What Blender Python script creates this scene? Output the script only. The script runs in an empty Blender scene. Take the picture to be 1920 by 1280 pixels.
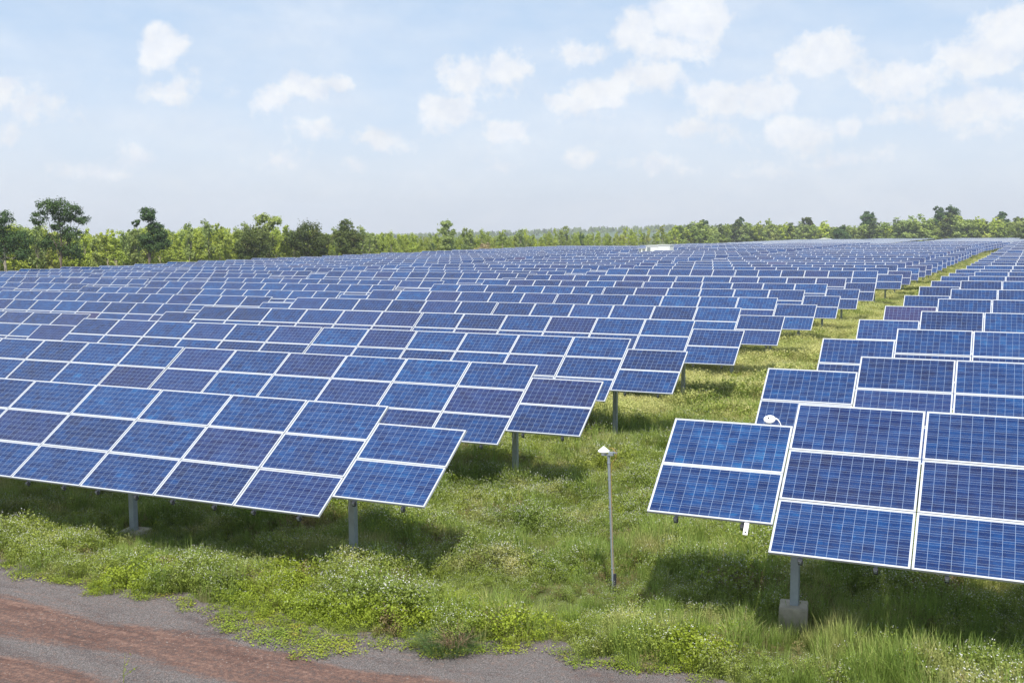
import bpy, math, random
import numpy as np
from mathutils import Vector, Matrix

random.seed(7)
RNG = np.random.default_rng(11)
scn = bpy.context.scene
COL = scn.collection
R = math.radians

# ------------------------------------------------------------------ camera
CAMZ = 6.5
F, W, H = 1991.0, 1920.0, 1280.0
cam_r = Vector((0.9085231, 0.4177936, -0.0058514))
cam_u = Vector((-0.0370907, 0.0945894, 0.9948252))
cam_f = Vector((-0.4161851, 0.9036046, -0.1014329))
cd = bpy.data.cameras.new("camera")
cam = bpy.data.objects.new("camera", cd)
COL.objects.link(cam)
cd.sensor_width = 36.0
cd.lens = 36.0 * F / W
cd.clip_start = 0.1
cd.clip_end = 20000
m = Matrix((cam_r, cam_u, -cam_f)).transposed().to_4x4()
m.translation = (0, 0, CAMZ)
cam.matrix_world = m
scn.camera = cam

def ray(px, py):
    return cam_f + cam_r * ((px - W / 2) / F) + cam_u * ((H / 2 - py) / F)
def proj(x, y, z):
    p = Vector((x, y, z - CAMZ)); d = p.dot(cam_f)
    if d < 0.1: return None
    return W / 2 + F * p.dot(cam_r) / d, H / 2 - F * p.dot(cam_u) / d, d

# ------------------------------------------------------------------ light
SUN = Vector((0.25, -0.52, 1.0)).normalized()
sun_el = math.asin(SUN.z); sun_az = math.atan2(SUN.x, SUN.y)
sd = bpy.data.lights.new("sun", 'SUN'); sd.energy = 4.0; sd.angle = R(1.0); sd.color = (1.0, 0.955, 0.88)
so = bpy.data.objects.new("sun", sd); COL.objects.link(so)
so.rotation_euler = SUN.to_track_quat('Z', 'Y').to_euler(); so.location = (0, 0, 60)
scn.view_settings.view_transform = 'Standard'
scn.view_settings.look = 'None'
scn.view_settings.exposure = 0.55
scn.view_settings.gamma = 1
scn.cycles.max_bounces = 8
scn.cycles.transparent_max_bounces = 8
scn.cycles.volume_bounces = 0
scn.render.use_persistent_data = False

class NT:
    """little node-tree writer"""
    def __init__(s, t):
        s.t = t; t.nodes.clear()
    def n(s, typ, ins=None, **kw):
        nd = s.t.nodes.new(typ)
        for k, v in kw.items(): setattr(nd, k, v)
        if ins:
            for k, v in ins.items(): s.put(nd, k, v)
        return nd
    def put(s, nd, k, v):
        i = nd.inputs[k]
        if hasattr(v, 'is_linked') or isinstance(v, bpy.types.NodeSocket): s.t.links.new(v, i)
        elif isinstance(v, bpy.types.Node): s.t.links.new(v.outputs[0], i)
        else: i.default_value = v
    def math(s, op, a, b=0.0, c=0.0, clamp=False):
        nd = s.n('ShaderNodeMath', {0: a, 1: b, 2: c}, operation=op); nd.use_clamp = clamp
        return nd.outputs[0]
    def mix(s, f, a, b, bt='MIX'):
        nd = s.n('ShaderNodeMix', data_type='RGBA', blend_type=bt)
        s.put(nd, 0, f); s.put(nd, 6, a); s.put(nd, 7, b)
        return nd.outputs[2]
    def ramp(s, f, stops, interp='LINEAR'):
        nd = s.n('ShaderNodeValToRGB', {0: f}); cr = nd.color_ramp; cr.interpolation = interp
        while len(cr.elements) > 1: cr.elements.remove(cr.elements[-1])
        for i, (p, c) in enumerate(stops):
            e = cr.elements[0] if i == 0 else cr.elements.new(p)
            e.position = p; e.color = (c, c, c, 1) if isinstance(c, (int, float)) else (c[0], c[1], c[2], 1)
        return nd.outputs[0]
    def noise(s, vec, scale, detail=4, rough=0.55, dist=0.0):
        nd = s.n('ShaderNodeTexNoise', {'Scale': scale, 'Detail': detail, 'Roughness': rough, 'Distortion': dist})
        if vec is not None: s.put(nd, 'Vector', vec)
        return nd.outputs[0]

# ------------------------------------------------------------------ sky with clouds
world = bpy.data.worlds.new("World"); scn.world = world; world.use_nodes = True
w = NT(world.node_tree)
sky = w.n('ShaderNodeTexSky', sky_type='NISHITA', sun_disc=False, sun_elevation=sun_el, sun_rotation=sun_az,
          altitude=0, air_density=1.0, dust_density=1.6, ozone_density=2.2)
geo = w.n('ShaderNodeTexCoord')
sep = w.n('ShaderNodeSeparateXYZ', {0: geo.outputs['Generated']})
az = w.math('ARCTAN2', sep.outputs[0], sep.outputs[1])
el = w.math('ARCSINE', sep.outputs[2])
ae = w.n('ShaderNodeCombineXYZ', {0: az, 1: el, 2: 0.0}).outputs[0]
# every cloud: where it stands in the sky (azimuth, elevation), its half sizes and how thick it is
CL = [(305,85,56,54,1.0),(515,186,60,32,1.0),(575,160,60,34,1.0),(640,155,44,26,.85),
      (870,145,70,42,.8),(950,130,62,44,.9),(838,208,80,44,1.0),(948,250,64,32,.85),(715,262,60,30,.75),
      (590,245,70,36,.5),(250,292,42,40,.55),(60,195,120,50,.5),(5,165,40,30,.8),(330,170,110,34,.45),(10,250,50,30,.5),
      (1195,55,75,50,1.0),(1300,25,100,66,1.1),(1260,90,110,34,.8),(1060,195,62,32,.95),(1130,172,100,42,1.0),(1225,142,90,40,.8),
      (1340,180,75,50,.95),(1430,182,78,50,1.0),(1545,105,92,60,1.05),(1690,148,100,50,.95),(1835,100,90,50,1.0),(1900,60,80,56,1.1),
      (1490,252,90,46,.95),(1597,236,36,32,.85),(1840,205,130,50,.8),(1310,242,130,30,.6),(1080,295,50,28,.6),(1230,312,110,26,.5),
      (1090,100,70,36,.55),(520,310,90,30,.4),(660,318,60,24,.5),(180,320,150,30,.35),(1700,215,110,26,.55),(1580,300,160,26,.45),
      (940,315,60,26,.45),(1420,320,160,24,.4),(-200,150,160,60,.9),(2150,140,200,80,1.0),(800,-120,260,60,.8),(1700,-160,260,60,.9)]
CL += [(px + 8, py + ry * 0.75, rx * 1.15, ry * 0.7, 0.27) for (px, py, rx, ry, st) in CL if st >= 0.8]
dens = None
warp = w.n('ShaderNodeTexNoise', {'Vector': ae, 'Scale': 22.0, 'Detail': 5.0, 'Roughness': 0.6})
wv = w.n('ShaderNodeVectorMath', {0: warp.outputs['Color'], 1: (0.5, 0.5, 0.5)}, operation='SUBTRACT')
wv2 = w.n('ShaderNodeVectorMath', {0: wv.outputs[0], 1: (0.045, 0.03, 0)}, operation='MULTIPLY')
aew = w.n('ShaderNodeVectorMath', {0: ae, 1: wv2.outputs[0]}, operation='ADD').outputs[0]
for (px, py, rx, ry, st) in CL:
    d = ray(px, py).normalized(); a0 = math.atan2(d.x, d.y); e0 = math.asin(d.z)
    ma = w.n('ShaderNodeVectorMath', {0: aew, 1: (F / rx, F / ry, 0), 2: (-a0 * F / rx, -e0 * F / ry, 0)}, operation='MULTIPLY_ADD')
    ln = w.n('ShaderNodeVectorMath', {0: ma.outputs[0]}, operation='LENGTH').outputs['Value']
    v = w.math('MULTIPLY_ADD', ln, -st, st)
    dens = v if dens is None else w.math('SMOOTH_MAX', dens, v, 0.18)
nz = w.noise(ae, 46.0, 9, 0.63)
nz2 = w.noise(w.n('ShaderNodeVectorMath', {0: ae, 1: (1, 2.6, 1)}, operation='MULTIPLY').outputs[0], 7.0, 5, 0.55)
dd = w.math('ADD', dens, w.math('MULTIPLY', w.math('SUBTRACT', nz, 0.5), 1.35))
cm = w.n('ShaderNodeMapRange', {0: dd, 1: 0.0, 2: 0.56, 3: 0.0, 4: 1.0}, interpolation_type='SMOOTHSTEP').outputs[0]
veil = w.n('ShaderNodeMapRange', {0: nz2, 1: 0.36, 2: 0.75, 3: 0.0, 4: 0.5}).outputs[0]
cm = w.math('MAXIMUM', w.math('MULTIPLY', cm, 0.93), veil)
shade = w.n('ShaderNodeMapRange', {0: w.noise(ae, 16.0, 5, 0.6), 1: 0.3, 2: 0.7, 3: 0.93, 4: 1.04}).outputs[0]
up_ = w.n('ShaderNodeVectorMath', {0: ae, 1: (0.0, 0.009, 0.0)}, operation='ADD').outputs[0]
rel = w.math('MULTIPLY_ADD', w.math('SUBTRACT', w.noise(ae, 30.0, 5, 0.55), w.noise(up_, 30.0, 5, 0.55)), 3.2, 0.62, clamp=True)  # billow shading put into the cloud colour: lighter tops, darker undersides
CLOUD = w.mix(1.0, w.mix(rel, (5.75, 6.1, 6.75, 1), (6.85, 6.95, 7.1, 1)), shade, 'MULTIPLY')
elf = w.n('ShaderNodeMapRange', {0: el, 1: 0.0, 2: 0.24}).outputs[0]
air = w.mix(elf, (6.15, 6.55, 7.5, 1), (3.55, 4.95, 6.75, 1))            # pale, high-key summer air, whiter low down
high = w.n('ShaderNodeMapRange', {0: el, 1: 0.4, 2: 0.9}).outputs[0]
air = w.mix(high, air, (6.2, 7.0, 8.0, 1))                      # unseen zenith sky brightened to lighten the shadows
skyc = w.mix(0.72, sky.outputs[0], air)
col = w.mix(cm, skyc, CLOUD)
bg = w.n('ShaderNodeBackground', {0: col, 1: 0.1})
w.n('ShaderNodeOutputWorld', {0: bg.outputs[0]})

# ------------------------------------------------------------------ helpers
def tag(o, label=None, cat=None, group=None, kind=None):
    if label: o['label'] = label
    if cat: o['category'] = cat
    if group: o['group'] = group
    if kind: o['kind'] = kind
    return o
def link(name, data, parent=None, loc=None):
    o = bpy.data.objects.new(name, data); COL.objects.link(o)
    if parent is not None: o.parent = parent
    if loc is not None: o.location = loc
    return o
class MB:
    """collects faces, then becomes one mesh"""
    def __init__(s): s.v = []; s.f = []; s.mi = []; s.uv = {}
    def face(s, pts, mi=0, uv=None):
        b = len(s.v); s.v += [tuple(p) for p in pts]; s.f.append(tuple(range(b, b + len(pts)))); s.mi.append(mi)
        if uv: s.uv[len(s.f) - 1] = uv
    def box(s, c, h, mi=0, M=None):
        P = [Vector((c[0] + sx * h[0], c[1] + sy * h[1], c[2] + sz * h[2])) for sx in (-1, 1) for sy in (-1, 1) for sz in (-1, 1)]
        if M is not None: P = [M @ p for p in P]
        b = len(s.v); s.v += [tuple(p) for p in P]
        for q in ((0, 1, 3, 2), (4, 6, 7, 5), (0, 4, 5, 1), (2, 3, 7, 6), (0, 2, 6, 4), (1, 5, 7, 3)):
            s.f.append(tuple(b + k for k in q)); s.mi.append(mi)
    def tube(s, pts, rad, n=8, mi=0, cap=True):
        pts = [Vector(p) for p in pts]; rings = []
        if not hasattr(rad, '__len__'): rad = [rad] * len(pts)
        for i, p in enumerate(pts):
            t = (pts[min(i + 1, len(pts) - 1)] - pts[max(i - 1, 0)]).normalized()
            a = t.cross(Vector((0, 0, 1)) if abs(t.z) < 0.9 else Vector((1, 0, 0))).normalized(); b2 = t.cross(a)
            base = len(s.v)
            for k in range(n):
                an = 2 * math.pi * k / n
                s.v.append(tuple(p + (a * math.cos(an) + b2 * math.sin(an)) * rad[i]))
            rings.append(base)
        for i in range(len(rings) - 1):
            for k in range(n):
                k2 = (k + 1) % n
                s.f.append((rings[i] + k, rings[i] + k2, rings[i + 1] + k2, rings[i + 1] + k)); s.mi.append(mi)
        if cap:
            s.f.append(tuple(rings[0] + k for k in range(n))); s.mi.append(mi)
            s.f.append(tuple(rings[-1] + n - 1 - k for k in range(n))); s.mi.append(mi)
    def mesh(s, name, mats, smooth=False):
        me = bpy.data.meshes.new(name); me.from_pydata(s.v, [], s.f)
        for mt in mats: me.materials.append(mt)
        me.polygons.foreach_set('material_index', s.mi)
        if s.uv:
            ul = me.uv_layers.new(name='UVMap')
            for fi, uvs in s.uv.items():
                for k, li in enumerate(me.polygons[fi].loop_indices): ul.data[li].uv = uvs[k]
        if smooth: me.polygons.foreach_set('use_smooth', [True] * len(me.polygons))
        me.update(); return me
def quads_mesh(name, P, mats, mi=None):
    """P: (n,4,3) array of quads -> mesh"""
    n = len(P); me = bpy.data.meshes.new(name)
    me.vertices.add(n * 4); me.vertices.foreach_set('co', P.astype(np.float32).ravel())
    me.loops.add(n * 4); me.loops.foreach_set('vertex_index', np.arange(n * 4, dtype=np.int32))
    me.polygons.add(n); me.polygons.foreach_set('loop_start', np.arange(0, n * 4, 4, dtype=np.int32))
    me.polygons.foreach_set('loop_total', np.full(n, 4, dtype=np.int32))
    for mt in mats: me.materials.append(mt)
    if mi is not None: me.polygons.foreach_set('material_index', np.asarray(mi, dtype=np.int32))
    me.update(calc_edges=True); return me
def newmat(name):
    mt = bpy.data.materials.new(name); mt.use_nodes = True
    return mt, NT(mt.node_tree)
def finish(t, bs, disp=None):
    o = t.n('ShaderNodeOutputMaterial', {0: bs})
def plain(name, color, rough=0.6, metal=0.0, var=0.12, scale=6.0, bump=0.0, bscale=40.0):
    mt, t = newmat(name)
    tc = t.n('ShaderNodeTexCoord').outputs['Object']
    nz = t.noise(tc, scale, 5)
    c = t.mix(t.math('MULTIPLY', nz, 1.0), tuple(x * (1 - var) for x in color) + (1,), tuple(min(1, x * (1 + var)) for x in color) + (1,))
    b = t.n('ShaderNodeBsdfPrincipled', {'Base Color': c, 'Roughness': rough, 'Metallic': metal})
    if bump:
        bp = t.n('ShaderNodeBump', {'Height': t.noise(tc, bscale, 4), 'Strength': bump, 'Distance': 0.02}); t.put(b, 'Normal', bp.outputs[0])
    finish(t, b.outputs[0]); return mt

# ------------------------------------------------------------------ materials
def pv_material():
    mt, t = newmat('photovoltaic_cells')
    uv = t.n('ShaderNodeUVMap', uv_map='UVMap').outputs[0]
    s = t.n('ShaderNodeSeparateXYZ', {0: uv})
    U = t.math('MULTIPLY_ADD', s.outputs[0], 12 * 1.012, -0.072); V = t.math('MULTIPLY_ADD', s.outputs[1], 6 * 1.024, -0.072)
    fu = t.math('FRACT', U); fv = t.math('FRACT', V)
    cu = t.math('FLOOR', U); cv = t.math('FLOOR', V)
    rnd = t.n('ShaderNodeObjectInfo').outputs['Random']
    isl = t.n('ShaderNodeNewGeometry').outputs['Random Per Island']
    seed = t.math('FRACT', t.math('ADD', rnd, t.math('MULTIPLY', isl, 7.31)))
    mod = t.n('ShaderNodeTexWhiteNoise', {'W': t.math('MULTIPLY', seed, 977.0)}, noise_dimensions='1D')
    cell = t.n('ShaderNodeTexWhiteNoise', {'Vector': t.n('ShaderNodeCombineXYZ', {0: cu, 1: cv, 2: t.math('MULTIPLY', seed, 311.0)}).outputs[0]}, noise_dimensions='3D')
    pv = t.n('ShaderNodeCombineXYZ', {0: t.math('MULTIPLY', U, 1.0), 1: V, 2: t.math('MULTIPLY', seed, 50.0)}).outputs[0]
    # crystal grain and long streaks left by the wafers
    grain = t.n('ShaderNodeTexVoronoi', {'Vector': pv, 'Scale': 5.0}).outputs['Color']
    gsep = t.n('ShaderNodeSeparateColor', {0: grain}).outputs[0]
    cloud = t.noise(pv, 0.45, 3)
    streak = t.noise(t.n('ShaderNodeCombineXYZ', {0: t.math('MULTIPLY', U, 0.28), 1: t.math('MULTIPLY', V, 5.0), 2: t.math('MULTIPLY', seed, 50.0)}).outputs[0], 1.0, 2)
    k = t.math('ADD', t.math('MULTIPLY', cell.outputs['Value'], 0.34), t.math('MULTIPLY', gsep, 0.18))
    k = t.math('ADD', k, t.math('MULTIPLY', t.math('SUBTRACT', cloud, 0.5), 0.9))
    k = t.math('ADD', k, t.math('MULTIPLY', t.math('SUBTRACT', streak, 0.5), 0.75))
    k = t.math('ADD', k, t.math('MULTIPLY', mod.outputs['Value'], 0.42))
    base = t.ramp(k, [(0.0, (0.004, 0.010, 0.052)), (0.42, (0.003, 0.021, 0.098)), (0.8, (0.004, 0.042, 0.158)), (1.0, (0.008, 0.08, 0.225))])
    msep = t.n('ShaderNodeSeparateColor', {0: mod.outputs['Color']})
    purple = t.n('ShaderNodeMapRange', {0: msep.outputs[1], 1: 0.6, 2: 1.0, 3: 0.0, 4: 0.42}).outputs[0]
    base = t.mix(t.math('MULTIPLY', purple, t.math('MULTIPLY_ADD', cell.outputs['Value'], 0.5, 0.5)), base, (0.026, 0.021, 0.085, 1))
    red = t.math('GREATER_THAN', msep.outputs[2], 0.993)
    base = t.mix(t.math('MULTIPLY', red, 0.45), base, (0.05, 0.02, 0.06, 1))
    def near(x, c, wd): return t.math('LESS_THAN', t.math('ABSOLUTE', t.math('SUBTRACT', x, c)), wd)
    gap = t.math('MAXIMUM', near(fu, 0.0, 0.016), near(fu, 1.0, 0.016))
    gapv = t.math('MAXIMUM', near(fv, 0.0, 0.014), near(fv, 1.0, 0.014))
    bus = t.math('MAXIMUM', near(fv, 0.26, 0.0085), near(fv, 0.74, 0.0085))
    c = t.mix(t.math('MULTIPLY', bus, 0.9), base, (0.235, 0.30, 0.42, 1))
    c = t.mix(t.math('MAXIMUM', gap, gapv), c, (0.20, 0.27, 0.40, 1))
    inU = t.math('MULTIPLY', t.math('GREATER_THAN', U, -0.004), t.math('LESS_THAN', U, 12.004))
    inV = t.math('MULTIPLY', t.math('GREATER_THAN', V, -0.004), t.math('LESS_THAN', V, 6.004))
    c = t.mix(t.math('MULTIPLY', inU, inV), (0.55, 0.57, 0.60, 1), c)
    dust = t.n('ShaderNodeMapRange', {0: t.noise(t.n('ShaderNodeTexCoord').outputs['Object'], 1.3, 5), 1: 0.4, 2: 0.8, 3: 0.005, 4: 0.025}).outputs[0]
    c = t.mix(dust, c, (0.42, 0.40, 0.38, 1))
    b = t.n('ShaderNodeBsdfPrincipled', {'Base Color': c, 'Roughness': 0.16, 'IOR': 1.42, 'Specular IOR Level': 0.42})
    finish(t, b.outputs[0]); return mt
M_PV = pv_material()
M_FRAME = plain('anodised_frame', (0.44, 0.46, 0.50), 0.4, 0.0, 0.04)
M_BACK = plain('white_backsheet', (0.6, 0.61, 0.62), 0.7)
M_GALV = plain('galvanised_steel', (0.30, 0.34, 0.37), 0.5, 0.35, 0.25, 9.0)
M_DARK = plain('dark_clamp', (0.02, 0.022, 0.03), 0.8)
M_CONC = plain('stained_concrete', (0.33, 0.30, 0.235), 0.9, 0, 0.5, 5.0, 0.5, 30)
M_WHITE = plain('white_paint', (0.82, 0.82, 0.81), 0.45, 0, 0.05)
M_ORANGE = plain('orange_cable', (0.42, 0.24, 0.06), 0.5)
M_BARK = plain('bark', (0.17, 0.13, 0.10), 0.9, 0, 0.4, 3.0)
M_PALEBARK = plain('pale_bark', (0.36, 0.31, 0.25), 0.9, 0, 0.3, 3.0)

def leaf_mat(name, c1, c2, c3=None, pscale=0.35, trans=0.35, var=0.35, rough=0.55):
    """c1-c2 wander over metres, each plant and each leaf a little different"""
    mt, t = newmat(name)
    g = t.n('ShaderNodeNewGeometry')
    n1 = t.noise(g.outputs['Position'], pscale, 4, 0.6)
    f = t.n('ShaderNodeMapRange', {0: n1, 1: 0.32, 2: 0.68}).outputs[0]
    c = t.mix(f, c1 + (1,), c2 + (1,))
    if c3:
        n3 = t.noise(g.outputs['Position'], pscale * 2.3, 3, 0.6)
        c = t.mix(t.n('ShaderNodeMapRange', {0: n3, 1: 0.56, 2: 0.74}).outputs[0], c, c3 + (1,))
    oi = t.n('ShaderNodeObjectInfo').outputs['Random']
    k = t.math('ADD', t.math('MULTIPLY', oi, var), t.math('MULTIPLY', g.outputs['Random Per Island'], 0.55))
    k = t.math('ADD', k, 0.78 - var * 0.5)
    c = t.mix(1.0, c, t.n('ShaderNodeCombineColor', {0: k, 1: k, 2: k}).outputs[0], 'MULTIPLY')
    d = t.n('ShaderNodeBsdfPrincipled', {'Base Color': c, 'Roughness': rough, 'Specular IOR Level': 0.25})
    tr = t.n('ShaderNodeBsdfTranslucent', {0: c})
    mx = t.n('ShaderNodeMixShader', {0: trans, 1: d.outputs[0], 2: tr.outputs[0]})
    finish(t, mx.outputs[0]); return mt
M_WEED = leaf_mat('weed_leaf', (0.29, 0.34, 0.06), (0.145, 0.205, 0.035), (0.42, 0.40, 0.15))
M_WEED2 = leaf_mat('yellow_green_leaf', (0.29, 0.35, 0.03), (0.22, 0.29, 0.03))
M_GRASS = leaf_mat('grass_blade', (0.26, 0.34, 0.07), (0.175, 0.26, 0.05), (0.42, 0.38, 0.16))
M_DRY = leaf_mat('dry_grass_blade', (0.36, 0.29, 0.14), (0.27, 0.25, 0.12), (0.30, 0.19, 0.13))
M_TUSS = leaf_mat('tussock_blade', (0.12, 0.19, 0.055), (0.09, 0.15, 0.05))
M_RUST = leaf_mat('rusty_blade', (0.42, 0.27, 0.19), (0.32, 0.22, 0.15))
M_CREEP = leaf_mat('creeper_leaf', (0.27, 0.31, 0.03), (0.17, 0.24, 0.03), (0.30, 0.24, 0.04), 1.2, 0.25, 0.5)
M_BROWN = leaf_mat('withered_leaf', (0.24, 0.20, 0.08), (0.20, 0.15, 0.07))
M_PALE = leaf_mat('pale_grass_blade', (0.56, 0.53, 0.22), (0.42, 0.45, 0.14), None)
M_FLOWER = plain('white_flower', (0.50, 0.50, 0.47), 0.7, 0, 0.1)
M_ORFLOWER = plain('orange_flower', (0.75, 0.28, 0.04), 0.7, 0, 0.1)

# ------------------------------------------------------------------ terrain
def lerp(x, xs, ys): return float(np.interp(x, xs, ys))
def baseT(Y): return lerp(Y, [17, 24.1, 31.2, 38.3, 45.4, 52.5, 59.7, 66.9, 74.1, 92, 106, 150, 200, 300, 520],
                             [2.21, 2.23, 2.27, 2.32, 2.33, 2.37, 2.39, 2.41, 2.48, 2.33, 2.40, 2.48, 2.5, 2.62, 2.8])
def sideT(x, Y):
    s = lerp(x, [-160, -116, -86, -55, -25, -8], [-1.5, -1.4, -0.85, -0.62, 0, 0])
    return s * lerp(Y, [95, 205, 420], [1, 0.68, 0.5])
def ground_z(x, y):
    b = baseT(max(17, min(y, 520))) - 2.21 if y > 17 else 0
    z = b * min(1, max(0, (y - 17) / 10)) + sideT(x, y) + lerp(x, [-8, -2], [0, 0.28])
    if y > 700: z += lerp(y, [700, 3000], [0, -3])
    return z

def grid_mesh(name, xs, ys, zf, mats):
    nx, ny = len(xs), len(ys)
    V = [(x, y, zf(x, y)) for y in ys for x in xs]
    Fc = [(j * nx + i, j * nx + i + 1, (j + 1) * nx + i + 1, (j + 1) * nx + i) for j in range(ny - 1) for i in range(nx - 1)]
    me = bpy.data.meshes.new(name); me.from_pydata(V, [], Fc)
    for mt in mats: me.materials.append(mt)
    me.polygons.foreach_set('use_smooth', [True] * len(me.polygons)); me.update(); return me

def ground_material():
    mt, t = newmat('soil_and_turf')
    P = t.n('ShaderNodeNewGeometry').outputs['Position']
    a = t.noise(P, 0.25, 6); b = t.noise(P, 2.2, 6, 0.65)
    c = t.ramp(a, [(0.3, (0.07, 0.10, 0.025)), (0.5, (0.12, 0.15, 0.04)), (0.7, (0.17, 0.16, 0.06))])  # soil colours darkened so gaps between plants read as shade
    c = t.mix(t.n('ShaderNodeMapRange', {0: b, 1: 0.35, 2: 0.7}).outputs[0], c, (0.045, 0.055, 0.02, 1))
    bp = t.n('ShaderNodeBump', {'Height': b, 'Strength': 0.8, 'Distance': 0.15})
    bs = t.n('ShaderNodeBsdfPrincipled', {'Base Color': c, 'Roughness': 0.95, 'Normal': bp.outputs[0], 'Specular IOR Level': 0.1})
    finish(t, bs.outputs[0]); return mt
xs = sorted(set(list(range(-1600, -200, 100)) + list(range(-200, 60, 4)) + list(range(60, 1601, 100)) + [-8, -2]))
ys = sorted(set(list(range(-300, 0, 50)) + list(np.arange(0, 130, 3.5)) + list(range(130, 560, 15)) + list(range(560, 4200, 200))))
gr = link('ground', grid_mesh('ground', xs, ys, ground_z, [ground_material()])); tag(gr, kind='structure')

ROAD_X = [-60, -30, -17.6, -16.2, -15.0, -12.3, -11.3, -9.6, -8.6, -7.5, -6.3, -5.2, -3.9, -2.8, 0, 20]
ROAD_Y = [14.0, 14.15, 14.2, 14.0, 13.95, 14.0, 13.9, 13.75, 13.8, 14.2, 14.45, 14.3, 14.1, 13.8, 13.2, 12.4]
def road_edge(x): return lerp(x, ROAD_X, ROAD_Y) + 0.13 * math.sin(x * 2.7) + 0.09 * math.sin(x * 6.1 + 1)
def road_material():
    mt, t = newmat('worn_asphalt_and_laterite')
    P = t.n('ShaderNodeNewGeometry').outputs['Position']
    st = t.n('ShaderNodeVectorMath', {0: P, 1: (0.32, 1.0, 1.0)}, operation='MULTIPLY').outputs[0]
    sy = t.n('ShaderNodeSeparateXYZ', {0: P}).outputs[1]
    n1 = t.noise(st, 0.85, 6, 0.62, 0.4)
    n2 = t.noise(st, 4.5, 6, 0.7, 0.3)
    fine = t.noise(P, 60.0, 4, 0.7); mid = t.noise(P, 11.0, 6, 0.7)
    lng = t.n('ShaderNodeVectorMath', {0: P, 1: (0.10, 1.0, 1.0)}, operation='MULTIPLY').outputs[0]
    rut = t.noise(lng, 7.0, 6, 0.7, 0.5)
    ywob = t.math('ADD', sy, t.math('MULTIPLY', t.math('SUBTRACT', n1, 0.5), 2.1))
    ywob = t.math('ADD', ywob, t.math('MULTIPLY', t.math('SUBTRACT', n2, 0.5), 0.35))
    k = t.math('DIVIDE', ywob, 16.0)
    # across the track: bare tarmac by the verge, wheel-spread red earth, a worn grey strip, red earth again
    band = t.ramp(k, [(0.0, 0.75), (0.52, 0.9), (0.60, 0.15), (0.645, 0.9), (0.672, 0.95), (0.70, 0.0), (0.735, 0.0), (0.75, 0.88), (0.805, 0.95), (0.822, 0.05), (1.0, 0.0)])
    band = t.math('ADD', band, t.math('MULTIPLY', t.math('SUBTRACT', t.math('ADD', t.math('MULTIPLY', mid, 0.75), t.math('MULTIPLY', rut, 0.25)), 0.5), 3.2), clamp=True)
    asph = t.ramp(fine, [(0.33, (0.045, 0.04, 0.039)), (0.5, (0.12, 0.107, 0.105)), (0.66, (0.27, 0.245, 0.235))])
    red = t.ramp(t.math('ADD', t.math('ADD', t.math('MULTIPLY', rut, 0.3), t.math('MULTIPLY', mid, 0.45)), t.math('MULTIPLY', fine, 0.27)), [(0.40, (0.055, 0.030, 0.024)), (0.5, (0.125, 0.070, 0.055)), (0.62, (0.26, 0.165, 0.13))])
    c = t.mix(band, asph, red)
    damp = t.n('ShaderNodeMapRange', {0: t.noise(st, 2.0, 5, 0.6), 1: 0.5, 2: 0.72, 3: 0.0, 4: 0.7}).outputs[0]
    c = t.mix(damp, c, t.mix(1.0, c, (0.5, 0.42, 0.42, 1), 'MULTIPLY'))
    vor = t.n('ShaderNodeTexVoronoi', {'Vector': P, 'Scale': 45.0})
    peb = t.math('LESS_THAN', vor.outputs['Distance'], 0.16)
    c = t.mix(t.math('MULTIPLY', peb, 0.45), c, (0.42, 0.36, 0.33, 1))
    hgt = t.math('ADD', fine, t.math('MULTIPLY', mid, 2.0))
    bp = t.n('ShaderNodeBump', {'Height': hgt, 'Strength': 0.8, 'Distance': 0.02})
    bs = t.n('ShaderNodeBsdfPrincipled', {'Base Color': c, 'Roughness': 0.9, 'Normal': bp.outputs[0], 'Specular IOR Level': 0.2})
    finish(t, bs.outputs[0]); return mt
rv, rf = [], []
rxs = np.arange(-60, 20.01, 0.25)
for x in rxs:
    e = road_edge(x) + 0.45
    for q in range(9):
        y = -6 + (e + 6) * q / 8
        rv.append((float(x), y, ground_z(float(x), y) + 0.006))
for i in range(len(rxs) - 1):
    for q in range(8): rf.append((i * 9 + q, (i + 1) * 9 + q, (i + 1) * 9 + q + 1, i * 9 + q + 1))
rme = bpy.data.meshes.new('road'); rme.from_pydata(rv, [], rf); rme.materials.append(road_material())
rme.polygons.foreach_set('use_smooth', [True] * len(rme.polygons))
tag(link('road', rme), kind='structure')

# ------------------------------------------------------------------ solar tables
A, B = 1.976, 1.002          # module pitch along the row and up the slope
MW, MH, MT = 1.956, 0.992, 0.042
FW = 0.019
def glass_into(mb, cx, cy, z=0.0, M=None):
    hw, hh = MW / 2 - FW, MH / 2 - FW
    pts = [Vector((cx - hw, cy - hh, z)), Vector((cx + hw, cy - hh, z)), Vector((cx + hw, cy + hh, z)), Vector((cx - hw, cy + hh, z))]
    if M is not None: pts = [M @ p for p in pts]
    mb.face(pts, 0, [(0, 0), (1, 0), (1, 1), (0, 1)])
def frame_into(mb, cx, cy, mi=0, M=None, simple=False):
    for (ox, oy, hx, hy) in ((0, -(MH - FW) / 2, MW / 2, FW / 2), (0, (MH - FW) / 2, MW / 2, FW / 2),
                             (-(MW - FW) / 2, 0, FW / 2, MH / 2 - FW), ((MW - FW) / 2, 0, FW / 2, MH / 2 - FW)):
        mb.box((cx + ox, cy + oy, -MT / 2 + 0.004), (hx, hy, MT / 2), mi, M)
def back_into(mb, cx, cy, mi, M=None):
    hw, hh = MW / 2 - FW, MH / 2 - FW
    pts = [Vector((cx - hw, cy + hh, -0.008)), Vector((cx + hw, cy + hh, -0.008)), Vector((cx + hw, cy - hh, -0.008)), Vector((cx - hw, cy - hh, -0.008))]
    if M is not None: pts = [M @ p for p in pts]
    mb.face(pts, mi)
g_ = MB(); glass_into(g_, 0, 0); back_into(g_, 0, 0, 1)
ME_GLASS = g_.mesh('solar_panel_laminate', [M_PV, M_BACK])
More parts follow.
